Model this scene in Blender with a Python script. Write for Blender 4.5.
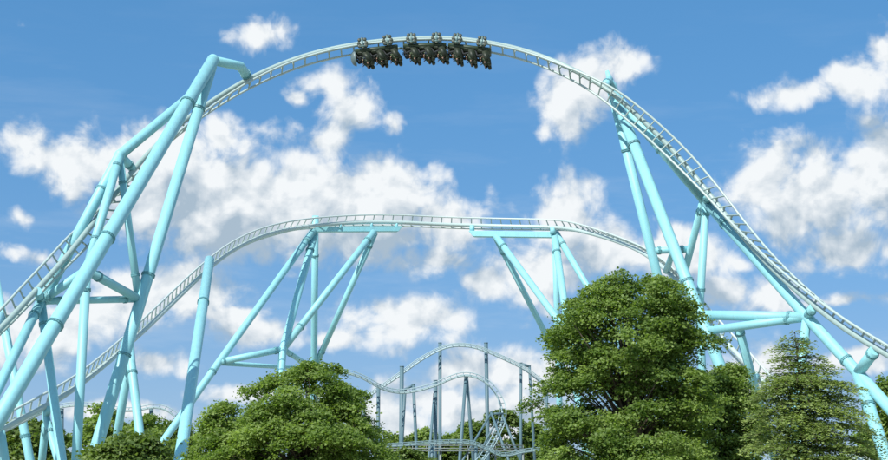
import bpy, bmesh, math, random
import numpy as np
from mathutils import Vector, Matrix

scene = bpy.context.scene
for o in list(bpy.data.objects):
    bpy.data.objects.remove(o)
COL = scene.collection
R = math.radians

# ------------------------------------------------------------------ camera
PITCH = 10.0
FPX = 1500.0                      # focal length in pixels of an 888 px wide frame
CAM = Vector((0.0, 0.0, 1.7))
cam_d = bpy.data.cameras.new('camera')
cam_d.sensor_width = 36.0
cam_d.lens = 36.0 * FPX / 888.0
cam_d.clip_start = 0.5
cam_d.clip_end = 20000.0
cam_o = bpy.data.objects.new('camera', cam_d)
COL.objects.link(cam_o)
cam_o.location = CAM
cam_o.rotation_euler = (R(90 + PITCH), 0, 0)
scene.camera = cam_o
cp, sp_ = math.cos(R(PITCH)), math.sin(R(PITCH))

def ray(px, py):
    a = (px - 444.0) / FPX
    b = (230.0 - py) / FPX
    return Vector((a, cp - b * sp_, sp_ + b * cp))

def at(px, py, Y):
    """point of the place at distance Y (metres along +Y) seen in direction px,py"""
    d = ray(px, py)
    return CAM + d * (Y / d.y)

# ------------------------------------------------------------------ sun / sky
SUN_DIR = Vector((-0.42, -0.56, 0.71)).normalized()       # towards the sun
sun_el = math.asin(SUN_DIR.z)
sun_az = math.atan2(SUN_DIR.x, SUN_DIR.y)
sd = bpy.data.lights.new('sun', 'SUN')
sd.energy = 4.6
sd.angle = R(0.53)
sd.color = (1.0, 0.96, 0.88)
so = bpy.data.objects.new('sun', sd)
COL.objects.link(so)
so.rotation_euler = (-SUN_DIR).to_track_quat('-Z', 'Y').to_euler()
so.location = (0, 0, 80)

scene.view_settings.view_transform = 'Standard'
scene.view_settings.look = 'None'
scene.view_settings.exposure = 0.35
scene.view_settings.gamma = 1.0
scene.view_settings.use_curve_mapping = False
scene.render.engine = 'CYCLES'

def azel(px, py):
    d = ray(px, py).normalized()
    return math.degrees(math.atan2(d.x, d.y)), math.degrees(math.asin(d.z))

# cumulus masses: centre and half size, given in the photograph's own pixels and
# turned into compass bearing / elevation of the sky
CLOUDS = [
    (262, 36, 30, 13), (302, 97, 10, 7), (330, 82, 22, 14), (345, 112, 24, 26), (335, 140, 20, 18), (390, 127, 11, 8),
    (30, 143, 26, 17), (95, 168, 52, 30), (165, 160, 48, 34), (215, 135, 26, 24),
    (225, 200, 100, 56), (150, 200, 60, 40), (60, 158, 40, 22), (310, 198, 85, 58), (385, 208, 66, 52), (440, 222, 42, 32),
    (430, 260, 46, 18), (486, 282, 34, 20), (530, 275, 42, 34), (568, 222, 34, 42),
    (600, 250, 34, 26), (585, 88, 36, 26), (562, 112, 24, 26), (622, 66, 18, 20), (538, 130, 10, 8),
    (800, 95, 36, 14), (855, 82, 34, 20), (890, 55, 14, 18),
    (765, 188, 42, 32), (820, 194, 64, 50), (884, 178, 50, 50), (850, 248, 46, 22), (930, 200, 50, 60),
    (410, 322, 58, 24), (378, 312, 24, 14), (160, 362, 28, 11), (60, 340, 42, 24), (20, 330, 34, 24),
    (130, 300, 44, 26), (190, 292, 44, 22), (95, 318, 24, 12), (40, 255, 26, 9), (22, 218, 9, 6),
    (260, 335, 40, 10), (235, 318, 22, 8), (330, 340, 26, 7),
    (690, 255, 52, 26), (730, 290, 34, 12), (770, 292, 22, 18), (742, 265, 10, 5), (840, 300, 50, 7),
    (460, 372, 34, 22), (522, 375, 44, 22), (430, 400, 46, 20), (500, 420, 60, 26), (390, 420, 40, 20),
    (850, 360, 50, 9), (745, 372, 34, 22), (250, 395, 60, 9), (120, 410, 60, 10), (780, 360, 30, 14),
]

def build_world():
    w = bpy.data.worlds.new('World')
    scene.world = w
    w.use_nodes = True
    w.cycles.sampling_method = 'MANUAL'
    w.cycles.sample_map_resolution = 256
    nt = w.node_tree
    nt.nodes.clear()

    def node(tree, t, **kw):
        n = tree.nodes.new(t)
        for k, v in kw.items():
            setattr(n, k, v)
        return n

    def math_n(tree, op, a, b=None, c=None, clamp=False):
        n = tree.nodes.new('ShaderNodeMath')
        n.operation = op
        n.use_clamp = clamp
        for i, v in enumerate((a, b, c)):
            if v is None:
                continue
            if isinstance(v, (int, float)):
                n.inputs[i].default_value = v
            else:
                tree.links.new(v, n.inputs[i])
        return n.outputs[0]

    # --- density of the cumulus field along a direction -----------------
    g = bpy.data.node_groups.new('cumulus_density', 'ShaderNodeTree')
    g.interface.new_socket('Direction', in_out='INPUT', socket_type='NodeSocketVector')
    g.interface.new_socket('Density', in_out='OUTPUT', socket_type='NodeSocketFloat')
    gi = g.nodes.new('NodeGroupInput')
    go = g.nodes.new('NodeGroupOutput')
    d = gi.outputs[0]
    sep = g.nodes.new('ShaderNodeSeparateXYZ')
    g.links.new(d, sep.inputs[0])
    azr = math_n(g, 'ARCTAN2', sep.outputs[0], sep.outputs[1])
    elr = math_n(g, 'ARCSINE', sep.outputs[2])
    az = math_n(g, 'MULTIPLY', azr, 57.29578)
    el = math_n(g, 'MULTIPLY', elr, 57.29578)
    comb = g.nodes.new('ShaderNodeCombineXYZ')
    g.links.new(az, comb.inputs[0])
    g.links.new(el, comb.inputs[1])
    # domain warp so that the masses are not ellipses
    wn = node(g, 'ShaderNodeTexNoise', noise_dimensions='3D')
    wn.inputs['Scale'].default_value = 22.0
    wn.inputs['Detail'].default_value = 3.0
    g.links.new(d, wn.inputs['Vector'])
    wsub = g.nodes.new('ShaderNodeVectorMath')
    wsub.operation = 'SUBTRACT'
    g.links.new(wn.outputs['Color'], wsub.inputs[0])
    wsub.inputs[1].default_value = (0.5, 0.5, 0.5)
    wadd = g.nodes.new('ShaderNodeVectorMath')
    wadd.operation = 'MULTIPLY_ADD'
    g.links.new(wsub.outputs[0], wadd.inputs[0])
    wadd.inputs[1].default_value = (1.5, 1.1, 0)
    g.links.new(comb.outputs[0], wadd.inputs[2])
    cur = None
    for (px, py, rx, ry) in CLOUDS:
        a, e = azel(px, py)
        ra, re = rx / 26.0 * 1.12, ry / 26.0 * 1.12
        ma = g.nodes.new('ShaderNodeVectorMath')
        ma.operation = 'MULTIPLY_ADD'
        g.links.new(wadd.outputs[0], ma.inputs[0])
        ma.inputs[1].default_value = (1 / ra, 1 / re, 0)
        ma.inputs[2].default_value = (-a / ra, -e / re, 0)
        ln = g.nodes.new('ShaderNodeVectorMath')
        ln.operation = 'LENGTH'
        g.links.new(ma.outputs[0], ln.inputs[0])
        # small masses count less deep than large ones
        dep = 0.36 + 0.64 * min(1.0, math.sqrt(rx * ry) / 42.0)
        lv = math_n(g, 'MULTIPLY_ADD', ln.outputs['Value'], dep, 1 - dep)
        cur = lv if cur is None else math_n(g, 'SMOOTH_MIN', cur, lv, 0.22)
    cov = math_n(g, 'MAXIMUM', math_n(g, 'SUBTRACT', 1.0, cur), -0.7)
    # the same kind of sky all round, outside the part the photograph shows
    n2 = node(g, 'ShaderNodeTexNoise', noise_dimensions='3D')
    n2.inputs['Scale'].default_value = 7.0
    n2.inputs['Detail'].default_value = 2.0
    g.links.new(d, n2.inputs['Vector'])
    covg = math_n(g, 'MULTIPLY_ADD', n2.outputs[0], 4.5, -2.35)
    covg = math_n(g, 'MINIMUM', math_n(g, 'MAXIMUM', covg, -0.7), 0.9)
    aaz = math_n(g, 'ABSOLUTE', az)
    mo1 = math_n(g, 'MULTIPLY_ADD', aaz, 1 / 3.0, -17.5 / 3.0, clamp=True)
    mo2 = math_n(g, 'MULTIPLY_ADD', el, 1 / 3.0, -19.0 / 3.0, clamp=True)
    mo = math_n(g, 'MAXIMUM', mo1, mo2)
    mixc = g.nodes.new('ShaderNodeMix')
    g.links.new(mo, mixc.inputs[0])
    g.links.new(cov, mixc.inputs[2])
    g.links.new(covg, mixc.inputs[3])
    g.links.new(mixc.outputs[0], go.inputs[0])

    # --- billows: fractal noise plus rounded cauliflower cells -----------
    g2 = bpy.data.node_groups.new('cumulus_billows', 'ShaderNodeTree')
    g2.interface.new_socket('Direction', in_out='INPUT', socket_type='NodeSocketVector')
    g2.interface.new_socket('Detail', in_out='INPUT', socket_type='NodeSocketFloat')
    g2.interface.new_socket('Billow', in_out='OUTPUT', socket_type='NodeSocketFloat')
    gi2 = g2.nodes.new('NodeGroupInput')
    go2 = g2.nodes.new('NodeGroupOutput')
    n3 = node(g2, 'ShaderNodeTexNoise', noise_dimensions='3D')
    n3.inputs['Scale'].default_value = 30.0
    n3.inputs['Roughness'].default_value = 0.60
    n3.inputs['Distortion'].default_value = 0.3
    g2.links.new(gi2.outputs[0], n3.inputs['Vector'])
    g2.links.new(gi2.outputs[1], n3.inputs['Detail'])
    vo = node(g2, 'ShaderNodeTexVoronoi', voronoi_dimensions='3D', feature='F1')
    vo.inputs['Scale'].default_value = 66.0
    vo.inputs['Detail'].default_value = 1.0
    vo.inputs['Roughness'].default_value = 0.5
    g2.links.new(gi2.outputs[0], vo.inputs['Vector'])
    den = math_n(g2, 'MULTIPLY_ADD', n3.outputs[0], 2.0, -0.87)
    den = math_n(g2, 'ADD', den, math_n(g2, 'MULTIPLY_ADD', vo.outputs['Distance'], -0.36, 0.25))
    g2.links.new(den, go2.inputs[0])

    tc = nt.nodes.new('ShaderNodeTexCoord')
    nrm = nt.nodes.new('ShaderNodeVectorMath')
    nrm.operation = 'NORMALIZE'
    nt.links.new(tc.outputs['Generated'], nrm.inputs[0])
    D = nrm.outputs[0]

    def direction(off):
        ad = nt.nodes.new('ShaderNodeVectorMath')
        ad.operation = 'ADD'
        nt.links.new(D, ad.inputs[0])
        ad.inputs[1].default_value = off
        nn = nt.nodes.new('ShaderNodeVectorMath')
        nn.operation = 'NORMALIZE'
        nt.links.new(ad.outputs[0], nn.inputs[0])
        return nn.outputs[0]
    def cover(v):
        gn = nt.nodes.new('ShaderNodeGroup')
        gn.node_tree = g
        nt.links.new(v, gn.inputs[0])
        return gn.outputs[0]
    def billow(v, det):
        gn = nt.nodes.new('ShaderNodeGroup')
        gn.node_tree = g2
        nt.links.new(v, gn.inputs[0])
        gn.inputs[1].default_value = det
        return gn.outputs[0]
    D1 = direction((-0.004, 0.0, 0.009))
    D2 = direction((-0.012, 0.0, 0.030))
    c0, c2 = cover(D), cover(D2)
    d0 = math_n(nt, 'ADD', c0, billow(D, 9.0))
    d1 = math_n(nt, 'ADD', c0, billow(D1, 5.0))
    d2 = math_n(nt, 'ADD', c2, billow(D2, 2.0))
    alpha = nt.nodes.new('ShaderNodeMapRange')
    alpha.interpolation_type = 'SMOOTHSTEP'
    nt.links.new(d0, alpha.inputs[0])
    alpha.inputs[1].default_value = -0.14
    alpha.inputs[2].default_value = 0.52
    # how much cloud lies between this point and the sun
    d0c = math_n(nt, 'MINIMUM', math_n(nt, 'MAXIMUM', d0, 0.0), 1.6)
    d1c = math_n(nt, 'MINIMUM', math_n(nt, 'MAXIMUM', d1, 0.0), 1.6)
    d2c = math_n(nt, 'MINIMUM', math_n(nt, 'MAXIMUM', d2, 0.0), 1.6)
    sh = math_n(nt, 'MULTIPLY_ADD', math_n(nt, 'SUBTRACT', d0c, d1c), 1.0, 0.80)
    sh = math_n(nt, 'ADD', sh, math_n(nt, 'MULTIPLY', math_n(nt, 'SUBTRACT', d0c, d2c), 0.30))
    sh = math_n(nt, 'SUBTRACT', sh, math_n(nt, 'MULTIPLY', d2c, 0.72), clamp=True)
    cc = nt.nodes.new('ShaderNodeMix')
    cc.data_type = 'RGBA'
    nt.links.new(sh, cc.inputs[0])
    cc.inputs[6].default_value = (4.0, 5.1, 6.2, 1)
    cc.inputs[7].default_value = (9.0, 9.35, 9.6, 1)

    sky = nt.nodes.new('ShaderNodeTexSky')
    sky.sky_type = 'NISHITA'
    sky.sun_disc = False
    sky.sun_elevation = sun_el
    sky.sun_rotation = sun_az
    sky.altitude = 100
    sky.air_density = 1.0
    sky.dust_density = 0.4
    sky.ozone_density = 3.0
    mp = nt.nodes.new('ShaderNodeVectorMath')
    mp.operation = 'MULTIPLY_ADD'
    nt.links.new(D, mp.inputs[0])
    mp.inputs[1].default_value = (1, 1, 0.6)
    mp.inputs[2].default_value = (0, 0, 0.30)
    nt.links.new(mp.outputs[0], sky.inputs[0])
    tint0 = nt.nodes.new('ShaderNodeMix')
    tint0.data_type = 'RGBA'
    tint0.blend_type = 'MULTIPLY'
    tint0.inputs[0].default_value = 1.0
    nt.links.new(sky.outputs[0], tint0.inputs[6])
    tint0.inputs[7].default_value = (0.92, 1.72, 1.95, 1)
    # summer haze thickening towards the horizon, all round
    sz0 = nt.nodes.new('ShaderNodeSeparateXYZ')
    nt.links.new(D, sz0.inputs[0])
    hz = math_n(nt, 'POWER', 2.71828, math_n(nt, 'MULTIPLY', math_n(nt, 'MAXIMUM', sz0.outputs[2], 0.0), -11.0))
    tint = nt.nodes.new('ShaderNodeMix')
    tint.data_type = 'RGBA'
    nt.links.new(hz, tint.inputs[0])
    nt.links.new(tint0.outputs[2], tint.inputs[6])
    tint.inputs[7].default_value = (4.9, 6.1, 7.0, 1)
    # thin high veil
    vn = nt.nodes.new('ShaderNodeTexNoise')
    vm = nt.nodes.new('ShaderNodeVectorMath')
    vm.operation = 'MULTIPLY'
    nt.links.new(D, vm.inputs[0])
    vm.inputs[1].default_value = (7, 7, 42)
    nt.links.new(vm.outputs[0], vn.inputs['Vector'])
    vn.inputs['Scale'].default_value = 1.0
    vn.inputs['Detail'].default_value = 6.0
    vn.inputs['Roughness'].default_value = 0.6
    vr = nt.nodes.new('ShaderNodeMapRange')
    nt.links.new(vn.outputs[0], vr.inputs[0])
    vr.inputs[1].default_value = 0.5
    vr.inputs[2].default_value = 0.85
    vr.inputs[4].default_value = 0.42
    sepd = nt.nodes.new('ShaderNodeSeparateXYZ')
    nt.links.new(D, sepd.inputs[0])
    low = nt.nodes.new('ShaderNodeMapRange')
    nt.links.new(sepd.outputs[2], low.inputs[0])
    low.inputs[1].default_value = 0.30
    low.inputs[2].default_value = 0.06
    low.inputs[3].default_value = 0.12
    low.inputs[4].default_value = 1.0
    veil = math_n(nt, 'MULTIPLY', vr.outputs[0], low.outputs[0])
    m1 = nt.nodes.new('ShaderNodeMix')
    m1.data_type = 'RGBA'
    nt.links.new(veil, m1.inputs[0])
    nt.links.new(tint.outputs[2], m1.inputs[6])
    m1.inputs[7].default_value = (7.2, 8.0, 8.8, 1)
    m2 = nt.nodes.new('ShaderNodeMix')
    m2.data_type = 'RGBA'
    nt.links.new(alpha.outputs[0], m2.inputs[0])
    nt.links.new(m1.outputs[2], m2.inputs[6])
    nt.links.new(cc.outputs[2], m2.inputs[7])
    bg = nt.nodes.new('ShaderNodeBackground')
    bg.inputs['Strength'].default_value = 0.079
    nt.links.new(m2.outputs[2], bg.inputs[0])
    ou = nt.nodes.new('ShaderNodeOutputWorld')
    nt.links.new(bg.outputs[0], ou.inputs[0])

build_world()

# ------------------------------------------------------------------ materials
def mat(name, base, rough=0.5, metal=0.0, var=0.10, scale=2.0, streak=False, coat=0.0):
    m = bpy.data.materials.new(name)
    m.use_nodes = True
    nt = m.node_tree
    b = nt.nodes['Principled BSDF']
    b.inputs['Roughness'].default_value = rough
    b.inputs['Metallic'].default_value = metal
    if coat:
        b.inputs['Coat Weight'].default_value = coat
        b.inputs['Coat Roughness'].default_value = 0.2
    tc = nt.nodes.new('ShaderNodeTexCoord')
    oi = nt.nodes.new('ShaderNodeObjectInfo')
    ad = nt.nodes.new('ShaderNodeVectorMath')
    ad.operation = 'MULTIPLY_ADD'
    nt.links.new(tc.outputs['Object'], ad.inputs[0])
    ad.inputs[1].default_value = (1, 1, 0.18) if streak else (1, 1, 1)
    rv = nt.nodes.new('ShaderNodeCombineXYZ')
    for i in range(3):
        mm = nt.nodes.new('ShaderNodeMath')
        mm.operation = 'MULTIPLY'
        nt.links.new(oi.outputs['Random'], mm.inputs[0])
        mm.inputs[1].default_value = 37.0 + 11 * i
        nt.links.new(mm.outputs[0], rv.inputs[i])
    nt.links.new(rv.outputs[0], ad.inputs[2])
    n = nt.nodes.new('ShaderNodeTexNoise')
    n.inputs['Scale'].default_value = scale
    n.inputs['Detail'].default_value = 7.0
    n.inputs['Roughness'].default_value = 0.65
    nt.links.new(ad.outputs[0], n.inputs['Vector'])
    mx = nt.nodes.new('ShaderNodeMix')
    mx.data_type = 'RGBA'
    nt.links.new(n.outputs[0], mx.inputs[0])
    mx.inputs[6].default_value = tuple(c * (1 - var) for c in base) + (1,)
    mx.inputs[7].default_value = tuple(min(1, c * (1 + var)) for c in base) + (1,)
    if streak:
        # rain streaks and sun-bleached patches
        vm = nt.nodes.new('ShaderNodeVectorMath')
        vm.operation = 'MULTIPLY'
        nt.links.new(ad.outputs[0], vm.inputs[0])
        vm.inputs[1].default_value = (5.0, 5.0, 1.3)
        n2 = nt.nodes.new('ShaderNodeTexNoise')
        n2.inputs['Scale'].default_value = 1.4
        n2.inputs['Detail'].default_value = 5.0
        nt.links.new(vm.outputs[0], n2.inputs['Vector'])
        mr = nt.nodes.new('ShaderNodeMapRange')
        nt.links.new(n2.outputs[0], mr.inputs[0])
        mr.inputs[1].default_value = 0.52
        mr.inputs[2].default_value = 0.80
        mr.inputs[4].default_value = 0.45
        m3 = nt.nodes.new('ShaderNodeMix')
        m3.data_type = 'RGBA'
        nt.links.new(mr.outputs[0], m3.inputs[0])
        nt.links.new(mx.outputs[2], m3.inputs[6])
        g_ = sum(base) / 3
        m3.inputs[7].default_value = tuple((c * .6 + g_ * .4) * .72 for c in base) + (1,)
        nt.links.new(m3.outputs[2], b.inputs['Base Color'])
        rr = nt.nodes.new('ShaderNodeMapRange')
        nt.links.new(n.outputs[0], rr.inputs[0])
        rr.inputs[3].default_value = rough - .1
        rr.inputs[4].default_value = rough + .2
        nt.links.new(rr.outputs[0], b.inputs['Roughness'])
    else:
        nt.links.new(mx.outputs[2], b.inputs['Base Color'])
    return m

M_AQUA = mat('aqua_paint', (0.245, 0.545, 0.595), 0.45, 0, 0.13, 1.6, True)
M_FLANGE = mat('flange_paint', (0.12, 0.31, 0.34), 0.5, 0, 0.25, 6.0)
M_TRACK = mat('track_paint', (0.40, 0.50, 0.485), 0.42, 0, 0.10, 3.0)
M_RAIL = mat('rail_paint', (0.47, 0.55, 0.53), 0.38, 0, 0.10, 5.0)
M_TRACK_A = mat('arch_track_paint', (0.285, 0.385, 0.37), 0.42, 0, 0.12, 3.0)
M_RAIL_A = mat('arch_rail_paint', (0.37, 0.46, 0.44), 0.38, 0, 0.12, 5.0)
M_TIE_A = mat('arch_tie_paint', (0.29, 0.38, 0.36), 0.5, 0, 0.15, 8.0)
M_TIE = mat('tie_paint', (0.36, 0.45, 0.43), 0.5, 0, 0.15, 8.0)
M_FARPOST = mat('grey_blue_paint', (0.080, 0.150, 0.180), 0.5, 0, 0.12, 1.0, True)
M_FARTRACK = mat('far_track_paint', (0.30, 0.41, 0.43), 0.45, 0, 0.08, 1.0)
M_FARTIE = mat('far_tie_paint', (0.16, 0.25, 0.27), 0.5, 0, 0.1, 1.0)
M_WALK = mat('galvanised_walkway', (0.20, 0.23, 0.22), 0.55, 0.4, 0.2, 2.0)
M_CONC = mat('concrete', (0.36, 0.35, 0.33), 0.9, 0, 0.15, 3.0)
M_BLACK = mat('black_seat_shell', (0.013, 0.021, 0.009), 0.55, 0, 0.3, 8.0)
M_DKGREEN = mat('dark_green_chassis', (0.028, 0.048, 0.026), 0.5, 0.0, 0.25, 5.0)
M_PAD = mat('olive_restraint_pad', (0.055, 0.085, 0.045), 0.6, 0, 0.2, 8.0)
M_WHEEL = mat('wheel_tread', (0.030, 0.042, 0.026), 0.5, 0, 0.2, 8.0)
M_HUB = mat('bogie_steel', (0.16, 0.25, 0.24), 0.4, 0.3, 0.2, 8.0)
M_NOSE = mat('grey_green_fairing', (0.10, 0.145, 0.15), 0.4, 0, 0.3, 6.0)
M_SKIN = mat('skin', (0.36, 0.22, 0.15), 0.6, 0, 0.1, 20.0)
M_SHIRT = mat('dark_shirt', (0.03, 0.036, 0.030), 0.85, 0, 0.3, 10.0)
M_TROUS = mat('dark_trousers', (0.022, 0.026, 0.028), 0.85, 0, 0.3, 10.0)
M_HAIR = mat('dark_hair', (0.016, 0.012, 0.009), 0.6, 0, 0.3, 20.0)
M_BARK = mat('bark', (0.085, 0.065, 0.048), 0.9, 0, 0.4, 5.0, True)

def ground_mat():  # unseen lawn and gravel, made pale to bounce fill light up onto the steel
    m = bpy.data.materials.new('pale_bounce_ground')
    m.use_nodes = True
    nt = m.node_tree
    b = nt.nodes['Principled BSDF']
    b.inputs['Roughness'].default_value = 0.95
    tc = nt.nodes.new('ShaderNodeTexCoord')
    n = nt.nodes.new('ShaderNodeTexNoise')
    n.inputs['Scale'].default_value = 0.35
    n.inputs['Detail'].default_value = 10
    nt.links.new(tc.outputs['Object'], n.inputs['Vector'])
    r = nt.nodes.new('ShaderNodeValToRGB')
    r.color_ramp.elements[0].position = 0.3
    r.color_ramp.elements[0].color = (0.20, 0.20, 0.13, 1)
    r.color_ramp.elements[1].position = 0.7
    r.color_ramp.elements[1].color = (0.50, 0.48, 0.42, 1)
    nt.links.new(n.outputs[0], r.inputs[0])
    nt.links.new(r.outputs[0], b.inputs['Base Color'])
    return m

def leaf_mat(name, dark, light, trans=0.35):
    m = bpy.data.materials.new(name)
    m.use_nodes = True
    nt = m.node_tree
    nt.nodes.clear()
    at_ = nt.nodes.new('ShaderNodeAttribute')
    at_.attribute_name = 'tone'
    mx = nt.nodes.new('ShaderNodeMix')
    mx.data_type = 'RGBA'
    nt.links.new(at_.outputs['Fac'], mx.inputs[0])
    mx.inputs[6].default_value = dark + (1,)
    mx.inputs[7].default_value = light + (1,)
    pb = nt.nodes.new('ShaderNodeBsdfPrincipled')
    pb.inputs['Roughness'].default_value = 0.5
    pb.inputs['Specular IOR Level'].default_value = 0.35
    nt.links.new(mx.outputs[2], pb.inputs['Base Color'])
    tr = nt.nodes.new('ShaderNodeBsdfTranslucent')
    tm = nt.nodes.new('ShaderNodeMix')
    tm.data_type = 'RGBA'
    tm.blend_type = 'MULTIPLY'
    tm.inputs[0].default_value = 1.0
    nt.links.new(mx.outputs[2], tm.inputs[6])
    tm.inputs[7].default_value = (1.25, 1.35, 0.55, 1)
    nt.links.new(tm.outputs[2], tr.inputs[0])
    ms = nt.nodes.new('ShaderNodeMixShader')
    ms.inputs[0].default_value = trans
    nt.links.new(pb.outputs[0], ms.inputs[1])
    nt.links.new(tr.outputs[0], ms.inputs[2])
    ou = nt.nodes.new('ShaderNodeOutputMaterial')
    nt.links.new(ms.outputs[0], ou.inputs[0])
    return m

L_MAPLE = leaf_mat('broad_green_leaf', (0.092, 0.160, 0.030), (0.285, 0.385, 0.110), 0.50)
L_BRIGHT = leaf_mat('fresh_green_leaf', (0.118, 0.195, 0.036), (0.315, 0.415, 0.125), 0.52)
L_CONE = leaf_mat('feathery_green_needle', (0.070, 0.125, 0.030), (0.350, 0.430, 0.160), 0.48)
L_DARK = leaf_mat('dark_green_leaf', (0.070, 0.125, 0.024), (0.200, 0.275, 0.070), 0.42)

# ------------------------------------------------------------------ object helpers
def tag(o, label=None, cat=None, group=None, kind=None):
    if label: o['label'] = label
    if cat: o['category'] = cat
    if group: o['group'] = group
    if kind: o['kind'] = kind
    return o

def empty(name, loc, label, cat, group=None):
    o = bpy.data.objects.new(name, None)
    COL.objects.link(o)
    o.location = loc
    o.empty_display_size = 0.3
    return tag(o, label, cat, group)

WORLD_LOC = {}
def wloc(o):
    return WORLD_LOC[o.name] if o.name in WORLD_LOC else Vector(o.location)

def link_mesh(name, verts, faces, m, parent=None, origin=None, smooth=True, sharp=None):
    origin = Vector(origin) if origin is not None else Vector((0, 0, 0))
    me = bpy.data.meshes.new(name)
    me.from_pydata([tuple(Vector(v) - origin) for v in verts], [], faces)
    me.materials.append(m)
    if smooth:
        me.polygons.foreach_set('use_smooth', [True] * len(me.polygons))
        if sharp:
            for i in sharp:
                me.polygons[i].use_smooth = False
    me.update()
    o = bpy.data.objects.new(name, me)
    COL.objects.link(o)
    if parent is not None:
        o.parent = parent
        o.location = origin - wloc(parent)
    else:
        o.location = origin
    WORLD_LOC[o.name] = origin
    return o

def frame_of(t):
    t = t.normalized()
    u = Vector((0, 0, 1)) if abs(t.z) < 0.9 else Vector((1, 0, 0))
    a = t.cross(u).normalized()
    return a, t.cross(a).normalized()

def tube_data(pts, radii, segs=16, caps=True):
    """swept round tube with parallel transported frame"""
    pts = [Vector(p) for p in pts]
    if isinstance(radii, (int, float)):
        radii = [radii] * len(pts)
    V, F, sharp = [], [], []
    n = len(pts)
    a = None
    for i, p in enumerate(pts):
        if i == 0: t = pts[1] - pts[0]
        elif i == n - 1: t = pts[-1] - pts[-2]
        else: t = (pts[i + 1] - p).normalized() + (p - pts[i - 1]).normalized()
        t.normalize()
        if a is None:
            a, b = frame_of(t)
        else:
            a = (a - t * a.dot(t)).normalized()
            b = t.cross(a).normalized()
        # mitre the bends
        k = 1.0
        for s in range(segs):
            th = 2 * math.pi * s / segs
            V.append(p + (a * math.cos(th) + b * math.sin(th)) * radii[i])
    for i in range(n - 1):
        for s in range(segs):
            s2 = (s + 1) % segs
            F.append((i * segs + s, i * segs + s2, (i + 1) * segs + s2, (i + 1) * segs + s))
    if caps:
        sharp.append(len(F)); F.append(tuple(reversed(range(segs))))
        sharp.append(len(F)); F.append(tuple((n - 1) * segs + s for s in range(segs)))
    return V, F, sharp

def merge(parts):
    V, F, S = [], [], []
    for v, f, s in parts:
        o = len(V); fo = len(F)
        V += list(v)
        F += [tuple(i + o for i in x) for x in f]
        S += [i + fo for i in s]
    return V, F, S

def box_data(c, ax, ay, az_):
    """box from centre and three half axes"""
    c = Vector(c)
    V = [c + ax * sx + ay * sy + az_ * sz for sz in (-1, 1) for sy in (-1, 1) for sx in (-1, 1)]
    F = [(0, 2, 3, 1), (4, 5, 7, 6), (0, 1, 5, 4), (2, 6, 7, 3), (0, 4, 6, 2), (1, 3, 7, 5)]
    return V, F, list(range(6))

def flange_data(p, t, r, dia=1.17, th=0.055, gap=0.03):
    """two bolted plates with a joint between them"""
    t = t.normalized()
    parts = []
    for s in (-1, 1):
        c0 = p + t * (s * gap)
        c1 = p + t * (s * (gap + th))
        parts.append(tube_data([c0, c1] if s > 0 else [c1, c0], r * dia, 20))
    parts.append(tube_data([p - t * gap, p + t * gap], r * (dia - 0.08), 20))
    a, b = frame_of(t)
    for k in range(10):
        th_ = 2 * math.pi * k / 10
        q = p + (a * math.cos(th_) + b * math.sin(th_)) * r * (dia - 0.08)
        parts.append(tube_data([q - t * (gap + th + 0.04), q + t * (gap + th + 0.04)], 0.03, 5))
    return merge(parts)

# ------------------------------------------------------------------ the ground
def build_ground():
    s = 6000
    V = [(-s, -s, 0), (s, -s, 0), (s, s, 0), (-s, s, 0)]
    g = link_mesh('ground', V, [(0, 1, 2, 3)], ground_mat(), smooth=False)
    tag(g, 'unseen lawn and gravel under the rides, made pale to bounce light', 'ground', kind='structure')
    # a paved visitor path between the lawn and the trees
    pts = [(-120, 24), (-60, 27), (-20, 25), (20, 28), (60, 25), (120, 29)]
    V, F = [], []
    n = 40
    for i in range(n + 1):
        x = -120 + 240 * i / n
        y = 26 + 1.6 * math.sin(x * 0.05)
        V += [(x, y - 2.2, 0.008), (x, y + 2.2, 0.008)]
    for i in range(n):
        F.append((2 * i, 2 * i + 2, 2 * i + 3, 2 * i + 1))
    p = link_mesh('path', V, F, mat('path_asphalt', (0.06, 0.058, 0.055), 0.9, 0, 0.2, 2.0), smooth=False)
    tag(p, 'dark asphalt visitor path across the lawn', 'path', kind='structure')
build_ground()

# ------------------------------------------------------------------ tracks
def catmull(P, per=24):
    """centripetal-ish Catmull-Rom through the control vectors (numpy rows)"""
    P = [np.array(p, float) for p in P]
    P = [2 * P[0] - P[1]] + P + [2 * P[-1] - P[-2]]
    out = []
    for i in range(1, len(P) - 2):
        p0, p1, p2, p3 = P[i - 1], P[i], P[i + 1], P[i + 2]
        t0 = 0.0
        t1 = t0 + max(1e-4, np.linalg.norm((p1 - p0)[:3])) ** 0.5
        t2 = t1 + max(1e-4, np.linalg.norm((p2 - p1)[:3])) ** 0.5
        t3 = t2 + max(1e-4, np.linalg.norm((p3 - p2)[:3])) ** 0.5
        for k in range(per):
            t = t1 + (t2 - t1) * k / per
            a1 = p0 * (t1 - t) / (t1 - t0) + p1 * (t - t0) / (t1 - t0)
            a2 = p1 * (t2 - t) / (t2 - t1) + p2 * (t - t1) / (t2 - t1)
            a3 = p2 * (t3 - t) / (t3 - t2) + p3 * (t - t2) / (t3 - t2)
            b1 = a1 * (t2 - t) / (t2 - t0) + a2 * (t - t0) / (t2 - t0)
            b2 = a2 * (t3 - t) / (t3 - t1) + a3 * (t - t1) / (t3 - t1)
            out.append(b1 * (t2 - t) / (t2 - t1) + b2 * (t - t1) / (t2 - t1))
    out.append(P[-2])
    return np.array(out)

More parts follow.
